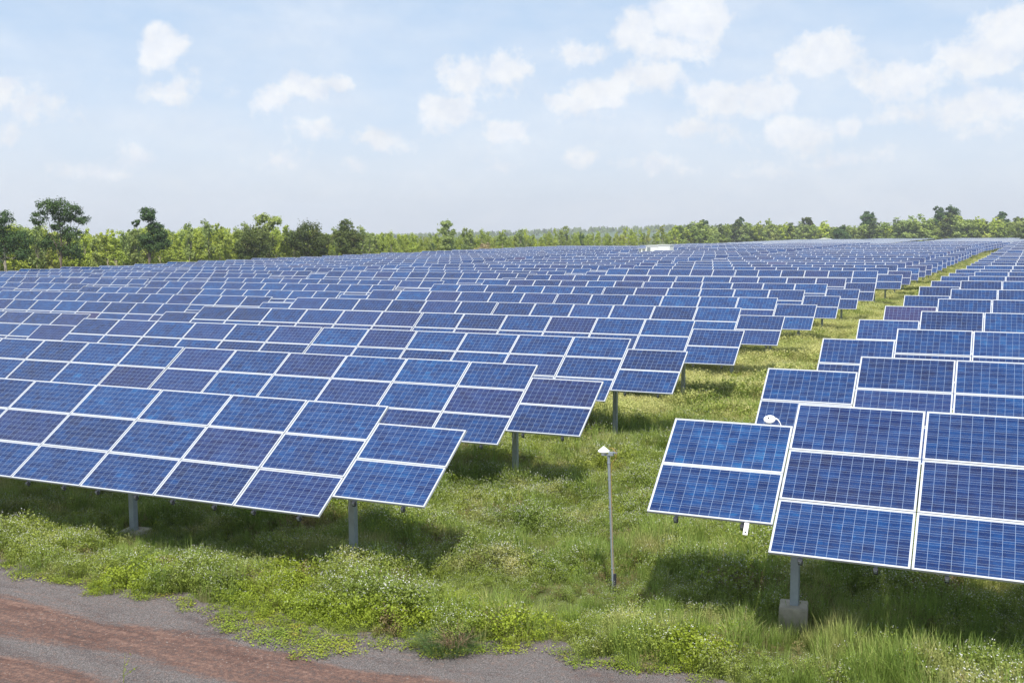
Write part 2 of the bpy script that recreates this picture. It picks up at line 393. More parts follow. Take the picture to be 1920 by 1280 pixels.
f_ = MB(); frame_into(f_, 0, 0); ME_FRAME = f_.mesh('panel_frame', [M_FRAME])
p_ = MB(); glass_into(p_, 0, 0); back_into(p_, 0, 0, 2); frame_into(p_, 0, 0, 1)
ME_PANEL = p_.mesh('solar_panel', [M_PV, M_FRAME, M_BACK])

# columns of one table, counted from its aisle end: two panels, twelve times three, two panels
GAP = 0.035
def columns():
    out = []
    x = 0.0                                     # 3-high end next to the aisle is x = 0, the table runs to -x
    out.append((A / 2, 2))
    for k in range(12):
        out.append((-(k + 0.5) * A - (GAP if k >= 6 else 0), 3))
    out.append((-(12.5) * A - GAP, 2))
    return out
COLS = columns()
POSTX = [-0.13, -5.78, -11.87, -17.95, -23.55]
def slots():
    for cx, n in COLS:
        for k in range(n):
            yield cx, (k - (n - 1) / 2) * B
def steel_into(mb, post_h, tilt, mi=0, rails=True, posts=True, tube=True, bracket=0):
    M = Matrix.Rotation(tilt, 4, 'X')
    if tube: mb.tube([(A - 0.35, 0, -0.17), (-12 * A - 1.6, 0, -0.17)], 0.075, 8, mi)

POST_CACHE = {}
def post_mesh(h):
    hk = round(h, 1)
    if hk not in POST_CACHE:
        mb = MB()                                # folded C-section pile
        for (cx, cy, hx, hy) in ((0, -0.062, 0.055, 0.004), (-0.0585, 0, 0.0035, 0.066), (0.0585, 0, 0.0035, 0.066), (-0.04, 0.062, 0.015, 0.004), (0.04, 0.062, 0.015, 0.004)):
            mb.box((cx, cy, -hk / 2), (hx, hy, hk / 2))
        mb.box((0, 0, 0.0), (0.08, 0.10, 0.012))
        POST_CACHE[hk] = mb.mesh('post', [M_GALV])
    return POST_CACHE[hk]
tb = MB(); tb.tube([(A - 0.35, 0, -0.20), (-12 * A - 1.6, 0, -0.20)], 0.07, 10)
ME_TUBE = tb.mesh('torque_tube', [M_GALV], True)
def rail_mesh(L):
    mb = MB(); mb.box((0, 0, -0.085), (0.022, L / 2, 0.028)); mb.box((0, -L / 2 + 0.03, -0.10), (0.03, 0.028, 0.045), 1)
    return mb.mesh('support_rail', [M_GALV, M_DARK])
ME_RAIL = {3: rail_mesh(3.12), 2: rail_mesh(2.12)}

def full_table(tilt, post_h, detail):
    """detail 2: panels with their own frames, rails, posts; 1: panels and posts; 0: one mesh"""
    if detail == 0:
        mb = MB(); M = Matrix.Rotation(tilt, 4, 'X')
        for cx, cy in slots():
            glass_into(mb, cx, cy, 0, M); frame_into(mb, cx, cy, 1, M)
        for px in POSTX: mb.box((px, 0, -0.12 - post_h / 2), (0.05, 0.05, post_h / 2), 2)
        for cx, n in COLS: back_into(mb, cx, 0, 3, M)
        return link('solar_table', mb.mesh('solar_table', [M_PV, M_FRAME, M_GALV, M_BACK]))
    root = link('solar_table', None); root.empty_display_size = 0.3
    for cx, cy in slots():
        p = link('solar_panel', ME_GLASS if detail == 2 else ME_PANEL, root)
        wob = (random.uniform(-.0025, .0025), random.uniform(-.0012, .0012)) if detail == 2 else (0, 0)
        p.location = (cx + random.uniform(-.003, .003), cy * math.cos(tilt), cy * math.sin(tilt) + random.uniform(-.003, .003)); p.rotation_euler = (tilt + wob[0], wob[1], 0)
        if detail == 2: link('panel_frame', ME_FRAME, p)
    t_ = link('torque_tube', ME_TUBE, root); t_.rotation_euler = (tilt, 0, 0)
    for cx, n in COLS:
        if detail == 2:
            for ox in (-0.52, 0.52):
                r_ = link('support_rail', ME_RAIL[n], root); r_.location = (cx + ox, 0, 0); r_.rotation_euler = (tilt, 0, 0)
    for px in POSTX:
        q = link('post', post_mesh(post_h), root); q.location = (px, 0.11 * math.sin(tilt), -0.19)
    return root
def copy_tree(o, parent=None):
    c = o.copy(); COL.objects.link(c)
    if parent is not None: c.parent = parent
    for ch in list(o.children): copy_tree(ch, c)
    return c

ORD = ['first','second','third','fourth','fifth','sixth','seventh','eighth','ninth','tenth','eleventh','twelfth','thirteenth','fourteenth','fifteenth','sixteenth','seventeenth','eighteenth','nineteenth']
TENS = ['', '', 'twenty', 'thirty', 'forty', 'fifty', 'sixty', 'seventy', 'eighty', 'ninety']
def ordinal(n):
    if n <= 19: return ORD[n - 1]
    t_, o_ = divmod(n, 10)
    return (TENS[t_][:-1] + 'ieth') if o_ == 0 else TENS[t_] + '-' + ORD[o_ - 1]

rowsL = []                                       # (Y, block, index in block)
for k in range(9): rowsL.append((16.99 + 7.13 * k + [0, .02, -.06, -.11, -.11, -.09, -.05, 0, .06][k], 0, k + 1))
y = 92.0; k = 1
while y < 199: rowsL.append((y, 1, k)); y += 7.1; k += 1
y = 216.0; k = 1
while y < 525: rowsL.append((y, 2, k)); y += 7.1 if y < 300 else 7.3; k += 1
rowsR = []
for k in range(72): rowsR.append((16.53 + 6.98 * k if k < 3 else 30.42 + 7.1 * (k - 2), 3, k + 1))
XEND = {0: -11.15, 1: -10.94, 2: -10.71, 3: -10.50, 4: -10.33, 5: -10.09, 6: -9.94, 7: -9.75, 8: -9.56}
COLNAME = ['nearest the grass aisle', 'second left of the aisle', 'third left of the aisle', 'farthest left by the trees']
PLACES = []
PERIOD = 31.0
for (Y, blk, i) in rowsL:
    xe0 = XEND[i - 1] if blk == 0 else -11.15 + 0.0245 * (Y - 17)
    for c in range(4):
        xe = xe0 - c * PERIOD + (random.uniform(-.12, .12) if c else 0)
        if c == 3 and Y < 90: continue
        mid = xe - 12
        q = proj(xe + 2, Y, 3)
        if q is None or q[0] < -40: continue     # wholly outside the frame
        if proj(xe - 26, Y, 3) is not None and proj(xe - 26, Y, 3)[0] > 1960: continue
        z = baseT(Y) + sideT(mid, Y)
        if c == 3 and Y > 300: continue
        PLACES.append([xe, Y, z, blk, i, c])
for (Y, blk, i) in rowsR:
    if Y > 440: break
    xl = -4.94 + 0.025 * (Y - 16.53)
    xe = xl + 12 * A + GAP + A
    q = proj(xl, Y, 3)
    if q[0] > 1935: continue
    z = [2.75, 2.79, 2.83, 2.85, 2.86, 2.90, 2.98, 2.99, 2.99, 2.98, 2.98][i - 1] if i <= 11 else baseT(Y) + lerp(Y, [95, 250], [0.45, 0.15])
    PLACES.append([xe, Y, z, 3, i, 0])
PLACES.sort(key=lambda p: (p[0] - 12) ** 2 * 0.3 + p[1] ** 2)
TILT_L, TILT_R = R(33.6), R(38.0)
far_cache = {}
n_made = 0
protos = {}
stuff_mb = MB()
FRONT_R = None
for (xe, Y, z, blk, i, c) in PLACES:
    tilt = TILT_R if blk == 3 and Y < 60 else (R(36) if blk == 3 else TILT_L)
    if Y > 80: tilt += R(random.choice([-2.2, -1.1, 0, 1.1])); z += random.uniform(-.06, .06)
    elif blk == 0 and c > 0: tilt += R(random.uniform(-1.5, 1.5)); z += random.uniform(-.05, .05)
    if Y > 330: tilt = R(3) + R(random.uniform(-1, 1)); z += 0.3        # laid nearly flat so they mirror the low sky as a pale glare
    if Y > 250 and blk == 2 and c == 0: xe += min(4.0, (Y - 250) * 0.05)
    detail = 2 if Y < 50 else (1 if Y < 165 else 0)
    n_made += 1
    ph = z - ground_z(xe - 12, Y)
    if n_made > 298:
        M = Matrix.Translation((xe, Y, z)) @ Matrix.Rotation(tilt, 4, 'X')
        for cx, cy in slots(): glass_into(stuff_mb, cx, cy, 0, M); frame_into(stuff_mb, cx, cy, 1, M)
        M2 = Matrix.Translation((xe, Y, z))
        for px in POSTX: stuff_mb.box((px, 0, -1.2), (0.05, 0.05, 1.1), 2, M2)
        continue
    key = (detail, round(math.degrees(tilt), 1), round(ph, 0)) if detail == 0 else None
    if detail == 0:
        if key not in protos: protos[key] = full_table(tilt, ph - 0.1, 0); o = protos[key]
        else: o = protos[key].copy(); COL.objects.link(o)
    else:
        o = full_table(tilt, ph + 0.1, detail)
    o.location = (xe, Y, z)
    if blk == 3:
        lab = 'blue solar table right of the grass aisle, %s row back from the road' % ordinal(i)
        grp = 'solar tables right of the grass aisle'
        if i == 1:
            lab = 'nearest solar table right of the grass aisle, on a bare concrete footing'; FRONT_R = o
    else:
        src = ['from the road', 'behind the cross gap', 'behind the white cabin'][blk]
        lab = 'solar table, %s row %s, %s' % (ordinal(i), src, COLNAME[c])
        grp = 'solar tables left of the grass aisle'
    tag(o, lab, 'solar table', grp)
if stuff_mb.v:
    so_ = link('solar_tables_far', stuff_mb.mesh('far_solar_tables', [M_PV, M_FRAME, M_GALV, M_BACK]))
    so_.name = 'distant_solar_tables'
    tag(so_, 'mass of tiny pale solar tables at the far edge of the field', 'solar tables', kind='stuff')

# right front table: concrete footing under its first post, a bare white strut under the two-panel end
xl = -4.94; xe = xl + 13 * A + GAP
def add_footing(x, y, top, root, w_=0.22):
    mb = MB(); g = ground_z(x, y); h = top - g + 0.2
    n = 0
    mb.tube([(0, 0, -h), (0, 0, -0.03), (0, 0, 0)], [w_ * 1.42, w_ * 1.40, w_ * 1.33], 4)
    me = mb.mesh('concrete_footing', [M_CONC]); o = link('concrete_footing', me, root)
    o.location = (x - root.location.x, y - root.location.y, top - root.location.z); o.rotation_euler = (0, 0, R(45 + 8)); return o
if FRONT_R is not None:
    foot_x = xe + POSTX[4] - 0.0
    add_footing(-2.78, 16.6, 0.66, FRONT_R)
    mb = MB(); mb.box((0, 0, 0), (0.034, 0.10, 0.012)); mb.box((0, -0.06, 0.0135), (0.012, 0.014, 0.002), 1)
    s_ = link('strut', mb.mesh('strut', [M_WHITE, M_DARK]), FRONT_R)
    s_.location = (-3.35 - xe, -0.80 * 1.0 - 0.07, -0.70); s_.rotation_euler = (R(50), 0, 0)
for o in [o for o in COL.objects if o.name.startswith('solar_table') and o.get('label', '').startswith('solar table, first row from the road, nearest')]:
    add_footing(-11.15 + POSTX[1], 17.05, 0.13, o, 0.28)

# ------------------------------------------------------------------ sensor pole and round sensor
pr = link('sensor_pole', None, loc=(-6.09, 17.49, ground_z(-6.09, 17.49)))
tag(pr, 'slim grey sensor pole with a small white hood and orange cable in the grass aisle', 'sensor pole')
mb = MB(); mb.tube([(0, 0, 0), (-0.05, 0, 1.4), (-0.10, 0, 2.50)], 0.026, 12)
for hz in (0.45, 1.0, 1.55, 2.05, 2.35):
    mb.tube([(-0.04 * hz, 0, hz), (-0.04 * hz, 0, hz + 0.02)], 0.031, 12)
link('pole', mb.mesh('pole', [M_GALV], False), pr)
mb = MB(); mb.tube([(-0.19, 0, 2.56), (-0.19, 0, 2.575), (-0.19, 0, 2.635), (-0.19, 0, 2.65)], [0.105, 0.10, 0.028, 0.012], 20)
mb.tube([(-0.19, 0, 2.545), (-0.19, 0, 2.56)], [0.085, 0.085], 20)
mb.tube([(-0.19, 0, 2.49), (-0.19, 0, 2.545)], [0.04, 0.045], 12)
link('hood', mb.mesh('hood', [M_WHITE]), pr)
mb = MB(); mb.box((-0.12, 0, 2.50), (0.09, 0.03, 0.012)); mb.box((-0.05, -0.01, 2.53), (0.045, 0.03, 0.028)); mb.tube([(0.0, 0, 2.55), (0.06, -0.02, 2.55)], 0.02, 8)
link('bracket', mb.mesh('bracket', [M_GALV]), pr)
mb = MB(); mb.tube([(-0.08, -.03, 2.64), (-0.01, -.03, 2.63), (0.055, -.035, 2.56), (0.05, -.035, 2.47), (-0.03, -.03, 2.36), (-0.045, -.02, 2.2), (-0.03, -.025, 1.6), (-0.012, -.025, 0.95), (0.006, -.025, 0.45), (0.03, -.02, 0.3)], 0.0045, 6)
link('cable', mb.mesh('cable', [M_ORANGE], True), pr)
mb = MB(); mb.box((0.035, -0.02, 0.24), (0.022, 0.02, 0.13)); link('junction_box', mb.mesh('junction_box', [M_DARK]), pr)

rs = link('radiation_sensor', None, loc=(-3.37, 17.42, CAMZ - 3.08))
tag(rs, 'small round white sensor disc standing above the top edge of the nearest right table', 'sensor')
mb = MB(); tl = R(38)
mb.tube([(0, 0, 0), (0, 0, 0.012), (0, 0, 0.03), (0, 0, 0.04)], [0.088, 0.096, 0.092, 0.078], 28)
o = link('disc', mb.mesh('disc', [M_WHITE]), rs); o.rotation_euler = (R(30), 0, 0)
mb = MB(); mb.tube([(-0.015, 0, 0.04), (-0.015, 0, 0.052)], [0.017, 0.014], 14); o = link('dome', mb.mesh('dome', [M_DARK]), rs); o.rotation_euler = (R(30), 0, 0)
mb = MB(); mb.tube([(0.08, 0, 0.03), (0.13, 0, 0.02), (0.17, -.01, -0.03), (0.20, -.02, -0.10)], [0.022, 0.012, 0.008, 0.008], 8); link('cable', mb.mesh('cable', [M_WHITE]), rs)
mb = MB(); mb.box((0, 0, -0.09), (0.018, 0.018, 0.09)); link('bracket', mb.mesh('bracket', [M_GALV]), rs)

# ------------------------------------------------------------------ cabin and far sheds
cb = link('inverter_cabin', None, loc=(-62.2, 206.0, ground_z(-62, 206)))
tag(cb, 'white boxy inverter cabin with louvres rising above the panels mid field', 'cabin')
mb = MB(); mb.box((0, 0, 0.5), (2.6, 1.6, 0.5)); link('plinth', mb.mesh('plinth', [M_CONC]), cb)
mb = MB(); mb.box((-1.25, 0, 2.48), (1.22, 1.35, 1.48)); mb.box((1.22, 0, 2.56), (1.22, 1.35, 1.56)); link('wall', mb.mesh('wall', [M_WHITE]), cb)
mb = MB(); mb.box((-1.25, 0, 4.0), (1.3, 1.45, 0.04)); mb.box((1.25, 0, 4.16), (1.3, 1.45, 0.04)); link('roof', mb.mesh('roof', [M_WHITE]), cb)
mb = MB()
for k in range(6): mb.box((-1.9 + 0.0, -1.37, 3.0 + k * 0.13), (0.35, 0.015, 0.04))
link('louvre', mb.mesh('louvre', [M_GALV]), cb)
mb = MB()
for k in range(4): mb.box((-2.9 - k * 0.42, 0.2, 2.35), (0.16, 0.4, 1.05), 1 if k % 2 else 0)
mb.box((-3.5, 0.2, 3.42), (1.0, 0.5, 0.04)); link('switchgear', mb.mesh('switchgear', [M_WHITE, M_GALV]), cb)
for (px, Yd, w_, h_, lab) in ((1545, 560, 4.5, 2.2, 'low white roofed shed at the foot of the far trees'), (1645, 575, 5.5, 3.0, 'pale tent-roofed shed at the foot of the far trees')):
    d = ray(px, 450); X = d.x * Yd / d.y; g = ground_z(X, Yd)
    sh = link('shed', None, loc=(X, Yd, g)); tag(sh, lab, 'shed')
    mb = MB(); mb.box((0, 0, h_ / 2), (w_ * .9, 3, h_ / 2)); link('wall', mb.mesh('wall', [M_CONC]), sh)
    mb = MB(); z0 = h_; z1 = h_ + (1.6 if w_ > 5 else 0.8)
    for s in (-1, 1):
        mb.face([(s * w_, -3.4, z0), (0, -3.4, z1), (0, 3.4, z1), (s * w_, 3.4, z0)])
    mb.face([(-w_, -3.3, z0), (w_, -3.3, z0), (0, -3.3, z1)])
    link('roof', mb.mesh('roof', [M_WHITE]), sh)

# ------------------------------------------------------------------ ground vegetation
LIB = bpy.data.collections.new('plant_library')          # instance sources, never linked to the scene
def rhombs(C, size, up=0.6, asp=0.55, rng=RNG, out=None):
    """leaf-sized rhombs at centres C"""
    n = len(C)
    nrm = rng.normal(size=(n, 3))
    if out is not None: nrm = nrm * 0.45 + out
    nrm[:, 2] = np.abs(nrm[:, 2]) + up if out is None else nrm[:, 2] + up
    nrm = nrm +0; nrm /= np.linalg.norm(nrm, axis=1)[:, None]
    t = rng.normal(size=(n, 3)); t -= (t * nrm).sum(1)[:, None] * nrm; t /= np.linalg.norm(t, axis=1)[:, None]
    b = np.cross(nrm, t); s = np.broadcast_to(np.asarray(size), (n,))[:, None] * rng.uniform(0.6, 1.35, (n, 1))
    return np.stack([C - t * s, C - b * s * asp, C + t * s, C + b * s * asp], 1)
def blades(n, h, spread, wd, rng=RNG, lean=0.45):
    """curved grass blades, three quads each"""
    out = []
    for _ in range(n):
        an = rng.uniform(0, 2 * math.pi); r0 = spread * math.sqrt(rng.uniform()) ; p = np.array([r0 * math.cos(an), r0 * math.sin(an), 0.0])
        an2 = an + rng.normal(0, 0.9); dr = np.array([math.cos(an2), math.sin(an2), 0]); side = np.array([-dr[1], dr[0], 0])
        hh = h * rng.uniform(0.55, 1.15); ln = lean * rng.uniform(0.15, 1.3) * hh
        w0 = wd * rng.uniform(0.7, 1.3); prev = p; pw = w0
        for s in range(1, 4):
            f = s / 3; q = p + dr * ln * f ** 1.9 + np.array([0, 0, hh * (f - 0.25 * (ln / hh) * f ** 2)]); qw = w0 * (1 - f ** 1.5) + 0.0006
            out.append([prev - side * pw, prev + side * pw, q + side * qw, q - side * qw]); prev = q; pw = qw
    return np.array(out)
def make_weed(i, leafm, nleaf, h, wd, nfl, size, stalk=0.35):
    cl = []
    for _ in range(7):
        a = RNG.uniform(0, 2 * math.pi); r = wd * RNG.uniform(0.1, 0.75)
        cl.append((r * math.cos(a), r * math.sin(a), h * RNG.uniform(0.45, 0.85), wd * RNG.uniform(0.22, 0.4)))
    C = []
    for k in range(nleaf):
        c = cl[k % 7]; v = RNG.normal(size=3); v /= np.linalg.norm(v); rr = c[3] * RNG.uniform(0.5, 1.0)
        p = np.array(c[:3]) + v * rr * np.array([1, 1, 0.8]); f = RNG.uniform()
        if f < 0.35: p[2] *= RNG.uniform(0.1, 0.9)
        p[2] = max(p[2], 0.01); C.append(p)
    C = np.array(C); Q = rhombs(C, size, 0.5, 0.6)
    mi = np.zeros(len(Q), int)
    if nfl:
        top = C[np.argsort(-C[:, 2])[:nfl * 2]]; top = top[RNG.permutation(len(top))[:nfl]] + np.array([0, 0, 0.03])
        Fq = rhombs(top, 0.0066, 1.5, 0.9); Q = np.concatenate([Q, Fq]); mi = np.concatenate([mi, np.ones(len(Fq), int)])
    st = blades(8, h * 0.8, wd * 0.4, 0.004, lean=0.5); Q = np.concatenate([Q, st]); mi = np.concatenate([mi, np.zeros(len(st), int)])
    return quads_mesh('weed', Q, [leafm, M_FLOWER], mi)
def lib(name, meshes):
    c = bpy.data.collections.new(name)
    for k, me in enumerate(meshes):
        o = bpy.data.objects.new('%s_%02d' % (name, k), me); c.objects.link(o)
    return c
L_WEED = lib('weed_kinds', [make_weed(i, M_WEED, 170, 0.44, 0.28, 15, 0.0155) for i in range(4)] + [make_weed(i, M_WEED2, 150, 0.34, 0.26, 6, 0.016) for i in range(2)] + [make_weed(i, M_BROWN, 120, 0.34, 0.24, 3, 0.014) for i in range(1)])
L_GRASS = lib('grass_kinds', [quads_mesh('g', blades(46, 0.48, 0.13, 0.0042), [M_GRASS]) for i in range(3)] +
              [quads_mesh('g', blades(40, 0.40, 0.14, 0.0035, lean=0.8), [M_PALE])] + [quads_mesh('g', blades(36, 0.42, 0.12, 0.003), [M_DRY])])
L_COVER = lib('creeper_kinds', [quads_mesh('c', rhombs(RNG.uniform([-.14, -.14, .01], [.14, .14, .06], (34, 3)), 0.0155, 2.2, 0.85), [M_CREEP]) for i in range(3)])
# larger, coarser versions for the ground far down the aisle
L_FAR = lib('far_clumps', [make_weed(i, M_WEED, 150, 0.48, 0.5, 8, 0.034) for i in range(2)] +
            [make_weed(i, M_PALE, 170, 0.55, 0.5, 6, 0.026) for i in range(2)] + [quads_mesh('g', blades(70, 0.5, 0.4, 0.008, lean=0.9), [M_PALE]) for i in range(1)] + [quads_mesh('g', blades(60, 0.5, 0.4, 0.009), [M_GRASS]) for i in range(2)])

def scatter(name, pts, idx, scl, coll, label, cat):
    """one object whose points each carry a plant"""
    me = bpy.data.meshes.new(name); n = len(pts)
    me.vertices.add(n); me.vertices.foreach_set('co', np.asarray(pts, np.float32).ravel())
    a = me.attributes.new('pick', 'INT', 'POINT'); a.data.foreach_set('value', np.asarray(idx, np.int32))
    a = me.attributes.new('grow', 'FLOAT', 'POINT'); a.data.foreach_set('value', np.asarray(scl, np.float32))
    a = me.attributes.new('turn', 'FLOAT', 'POINT'); a.data.foreach_set('value', RNG.uniform(0, 6.283, n).astype(np.float32))
    o = link(name, me)
    ng = bpy.data.node_groups.new(name, 'GeometryNodeTree')
    ng.interface.new_socket('Geometry', in_out='INPUT', socket_type='NodeSocketGeometry')
    ng.interface.new_socket('Geometry', in_out='OUTPUT', socket_type='NodeSocketGeometry')
    N = ng.nodes; Lk = ng.links
    gi = N.new('NodeGroupInput'); go = N.new('NodeGroupOutput')
    ci = N.new('GeometryNodeCollectionInfo'); ci.inputs[0].default_value = coll; ci.inputs['Separate Children'].default_value = True; ci.inputs['Reset Children'].default_value = True
    ip = N.new('GeometryNodeInstanceOnPoints'); ip.inputs['Pick Instance'].default_value = True
    mp = N.new('GeometryNodeMeshToPoints'); Lk.new(gi.outputs[0], mp.inputs[0])
    def attr(nm, dt):
        q = N.new('GeometryNodeInputNamedAttribute'); q.data_type = dt; q.inputs[0].default_value = nm; return q.outputs[0]
    cx = N.new('ShaderNodeCombineXYZ'); Lk.new(attr('turn', 'FLOAT'), cx.inputs[2])
    Lk.new(mp.outputs[0], ip.inputs['Points']); Lk.new(ci.outputs[0], ip.inputs['Instance'])
    Lk.new(attr('pick', 'INT'), ip.inputs['Instance Index']); Lk.new(cx.outputs[0], ip.inputs['Rotation'])
    Lk.new(attr('grow', 'FLOAT'), ip.inputs['Scale']); Lk.new(ip.outputs[0], go.inputs[0])
    md = o.modifiers.new('plants', 'NODES'); md.node_group = ng
    return tag(o, label, cat, kind='stuff')

def vnoise(x, y, s, seed):
    """cheap smooth value noise in 0..1"""
    r = np.random.default_rng(seed); T = r.uniform(0, 1, (64, 64))
    u, v = x / s, y / s; i, j = np.floor(u).astype(int), np.floor(v).astype(int); fu, fv = u - i, v - j
    fu = fu * fu * (3 - 2 * fu); fv = fv * fv * (3 - 2 * fv)
    g = lambda a, b: T[a % 64, b % 64]
    return (g(i, j) * (1 - fu) + g(i + 1, j) * fu) * (1 - fv) + (g(i, j + 1) * (1 - fu) + g(i + 1, j + 1) * fu) * fv
edge_v = np.vectorize(road_edge); gz_v = np.vectorize(ground_z)
def field(x0, x1, y0, y1, dens_):
    n = int((x1 - x0) * (y1 - y0) * dens_)
    x = RNG.uniform(x0, x1, n); y = RNG.uniform(y0, y1, n)
    return x, y
wx, wy, wi, ws = [], [], [], []
gx, gy, gi_, gs = [], [], [], []
for (x0, x1, y0, y1, dn) in ((-24, 3.5, 13.4, 24, 46), (-30, 3.5, 24, 34, 26)):
    x, y = field(x0, x1, y0, y1, dn); e = edge_v(x)
    keep = y > e + 0.05 + RNG.uniform(-.12, .2, len(x)); x, y, e = x[keep], y[keep], e[keep]
    patch = vnoise(x, y, 1.6, 3) * 0.6 + vnoise(x, y, 0.6, 4) * 0.4 + np.clip((x + 6) * 0.05, -0.15, 0.28) * (y < 17.5)
    isg = RNG.uniform(size=len(x)) < np.clip((patch - 0.42) * 2.2, 0.06, 0.9)
    hgt = 0.5 + 1.15 * vnoise(x, y, 1.0, 5); hgt *= np.clip((y - e) * 1.2 + 0.35, 0.35, 1.0)
    hgt *= np.where((y > 15.9) & (y < 17.8), 0.82, 1.0)
    hgt *= np.where((np.abs(x + 2.75) < 0.62) & (y > 14.7) & (y < 16.75), 0.6, 1.0)      # trampled round the footing
    young = vnoise(x, y, 1.3, 9)
    wk = ~isg
    wx += list(x[wk]); wy += list(y[wk]); ws += list(hgt[wk] * RNG.uniform(.75, 1.2, wk.sum()))
    yl = (young[wk] > 0.55) & ((y[wk] < 16.3) | (RNG.uniform(size=wk.sum()) < 0.2))
    kind_ = np.where(yl, RNG.integers(4, 6, wk.sum()), RNG.integers(0, 4, wk.sum())); wilt = vnoise(x, y, 0.9, 21)[wk]
    wi += list(np.where((wilt > 0.72) & (RNG.uniform(size=wk.sum()) < 0.6), 6, kind_))
    gx += list(x[isg]); gy += list(y[isg]); gs += list(hgt[isg] * RNG.uniform(.7, 1.25, isg.sum()))
    dry = RNG.uniform(size=isg.sum()) + 0.25 * (vnoise(x, y, 1.5, 33)[isg] - .5); pk = RNG.integers(0, 3, isg.sum()); pk = np.where(dry > 0.78, 3, pk); pk = np.where(dry > 0.93, 4, pk)
    gi_ += list(pk)
scatter('weeds', [(a, b, ground_z(a, b)) for a, b in zip(wx, wy)], wi, ws, L_WEED, 'knee-high leafy green weeds dotted with tiny white flowers around the posts', 'weeds')
scatter('grass', [(a, b, ground_z(a, b)) for a, b in zip(gx, gy)], gi_, gs, L_GRASS, 'fresh and dry grass tufts growing among the weeds in front', 'grass')
# down the aisle and between the rows
fx, fy, fi, fs = [], [], [], []
for (x0, x1, y0, y1, dn) in ((-18, 3.0, 34, 60, 12), (-60, -18, 30, 60, 1.5), (-16, 4, 60, 130, 7), (-12, 6, 130, 300, 1.4), (-50, -24, 17, 30, 4), (3.5, 14, 10, 34, 5)):
    x, y = field(x0, x1, y0, y1, dn)
    ok = y > edge_v(x) + 0.1; x, y = x[ok], y[ok]
    h = 0.5 + 1.1 * vnoise(x, y, 2.0, 6); u = RNG.uniform(size=len(x)); v = vnoise(x, y, 3.0, 8)
    ii = np.where(u + (v - .5) * 1.2 < 0.12, RNG.integers(0, 2, len(x)), np.where(u < 0.88, 2 + RNG.integers(0, 3, len(x)), 5 + RNG.integers(0, 2, len(x))))
    fx += list(x); fy += list(y); fi += list(ii); fs += list(h)
scatter('aisle_grass', [(a, b, ground_z(a, b)) for a, b in zip(fx, fy)], fi, fs, L_FAR, 'pale soft grass filling the aisle between the two fields of panels', 'grass')
# creeping yellow-green cover spilling on the tarmac
x, y = field(-18, -3, 12.6, 14.6, 120); e = edge_v(x)
patch = vnoise(x, y, 0.8, 12)
reach = np.interp(x, [-18, -13, -12, -11.3, -9.2, -8.4, -6.5, -5.6, -3], [0.0, 0.02, 0.15, 0.7, 0.8, 0.12, 0.12, 0.02, 0.0])
ok = (y < e + 0.25) & (y > e - reach * (0.6 + 0.8 * patch)) & (RNG.uniform(size=len(x)) < 0.25 + 0.75 * patch)
x, y = x[ok], y[ok]
scatter('ground_cover', [(a, b, ground_z(a, b) + .008) for a, b in zip(x, y)], RNG.integers(0, 3, len(x)), RNG.uniform(.6, 1.2, len(x)), L_COVER, 'low yellow-green creeper spilling from the verge onto the tarmac', 'ground cover')

# loose stones on the tarmac
def stone(i):
    mb = MB(); k = 6; r_ = 0.012
    ring = [(r_ * RNG.uniform(.7, 1.2) * math.cos(6.283 * j / k), r_ * RNG.uniform(.7, 1.2) * math.sin(6.283 * j / k), RNG.uniform(.001, .004)) for j in range(k)]
    topp = [(x_ * .55 + RNG.normal(0, .001), y_ * .55, r_ * RNG.uniform(.6, .9)) for x_, y_, _ in ring]
    for j in range(k): mb.face([ring[j], ring[(j + 1) % k], topp[(j + 1) % k], topp[j]])
    mb.face(topp); return mb.mesh('stone', [M_STONE])
M_STONE = plain('loose_stone', (0.22, 0.18, 0.16), 0.9, 0, 0.6, 30.0)
L_ST = lib('stone_kinds', [stone(i) for i in range(4)])
x, y = field(-20, -2, 8.5, 14.5, 60); e = edge_v(x)
cl_ = vnoise(x, y, 0.7, 44); ok = (y < e) & (RNG.uniform(size=len(x)) < (0.15 + 1.1 * (cl_ > .62)) * 0.8); x, y = x[ok], y[ok]
scatter('gravel', [(a, b, ground_z(a, b) + .005) for a, b in zip(x, y)], RNG.integers(0, 4, len(x)), RNG.uniform(.3, 1.3, len(x)) , L_ST, 'small loose stones scattered over the worn tarmac', 'gravel')

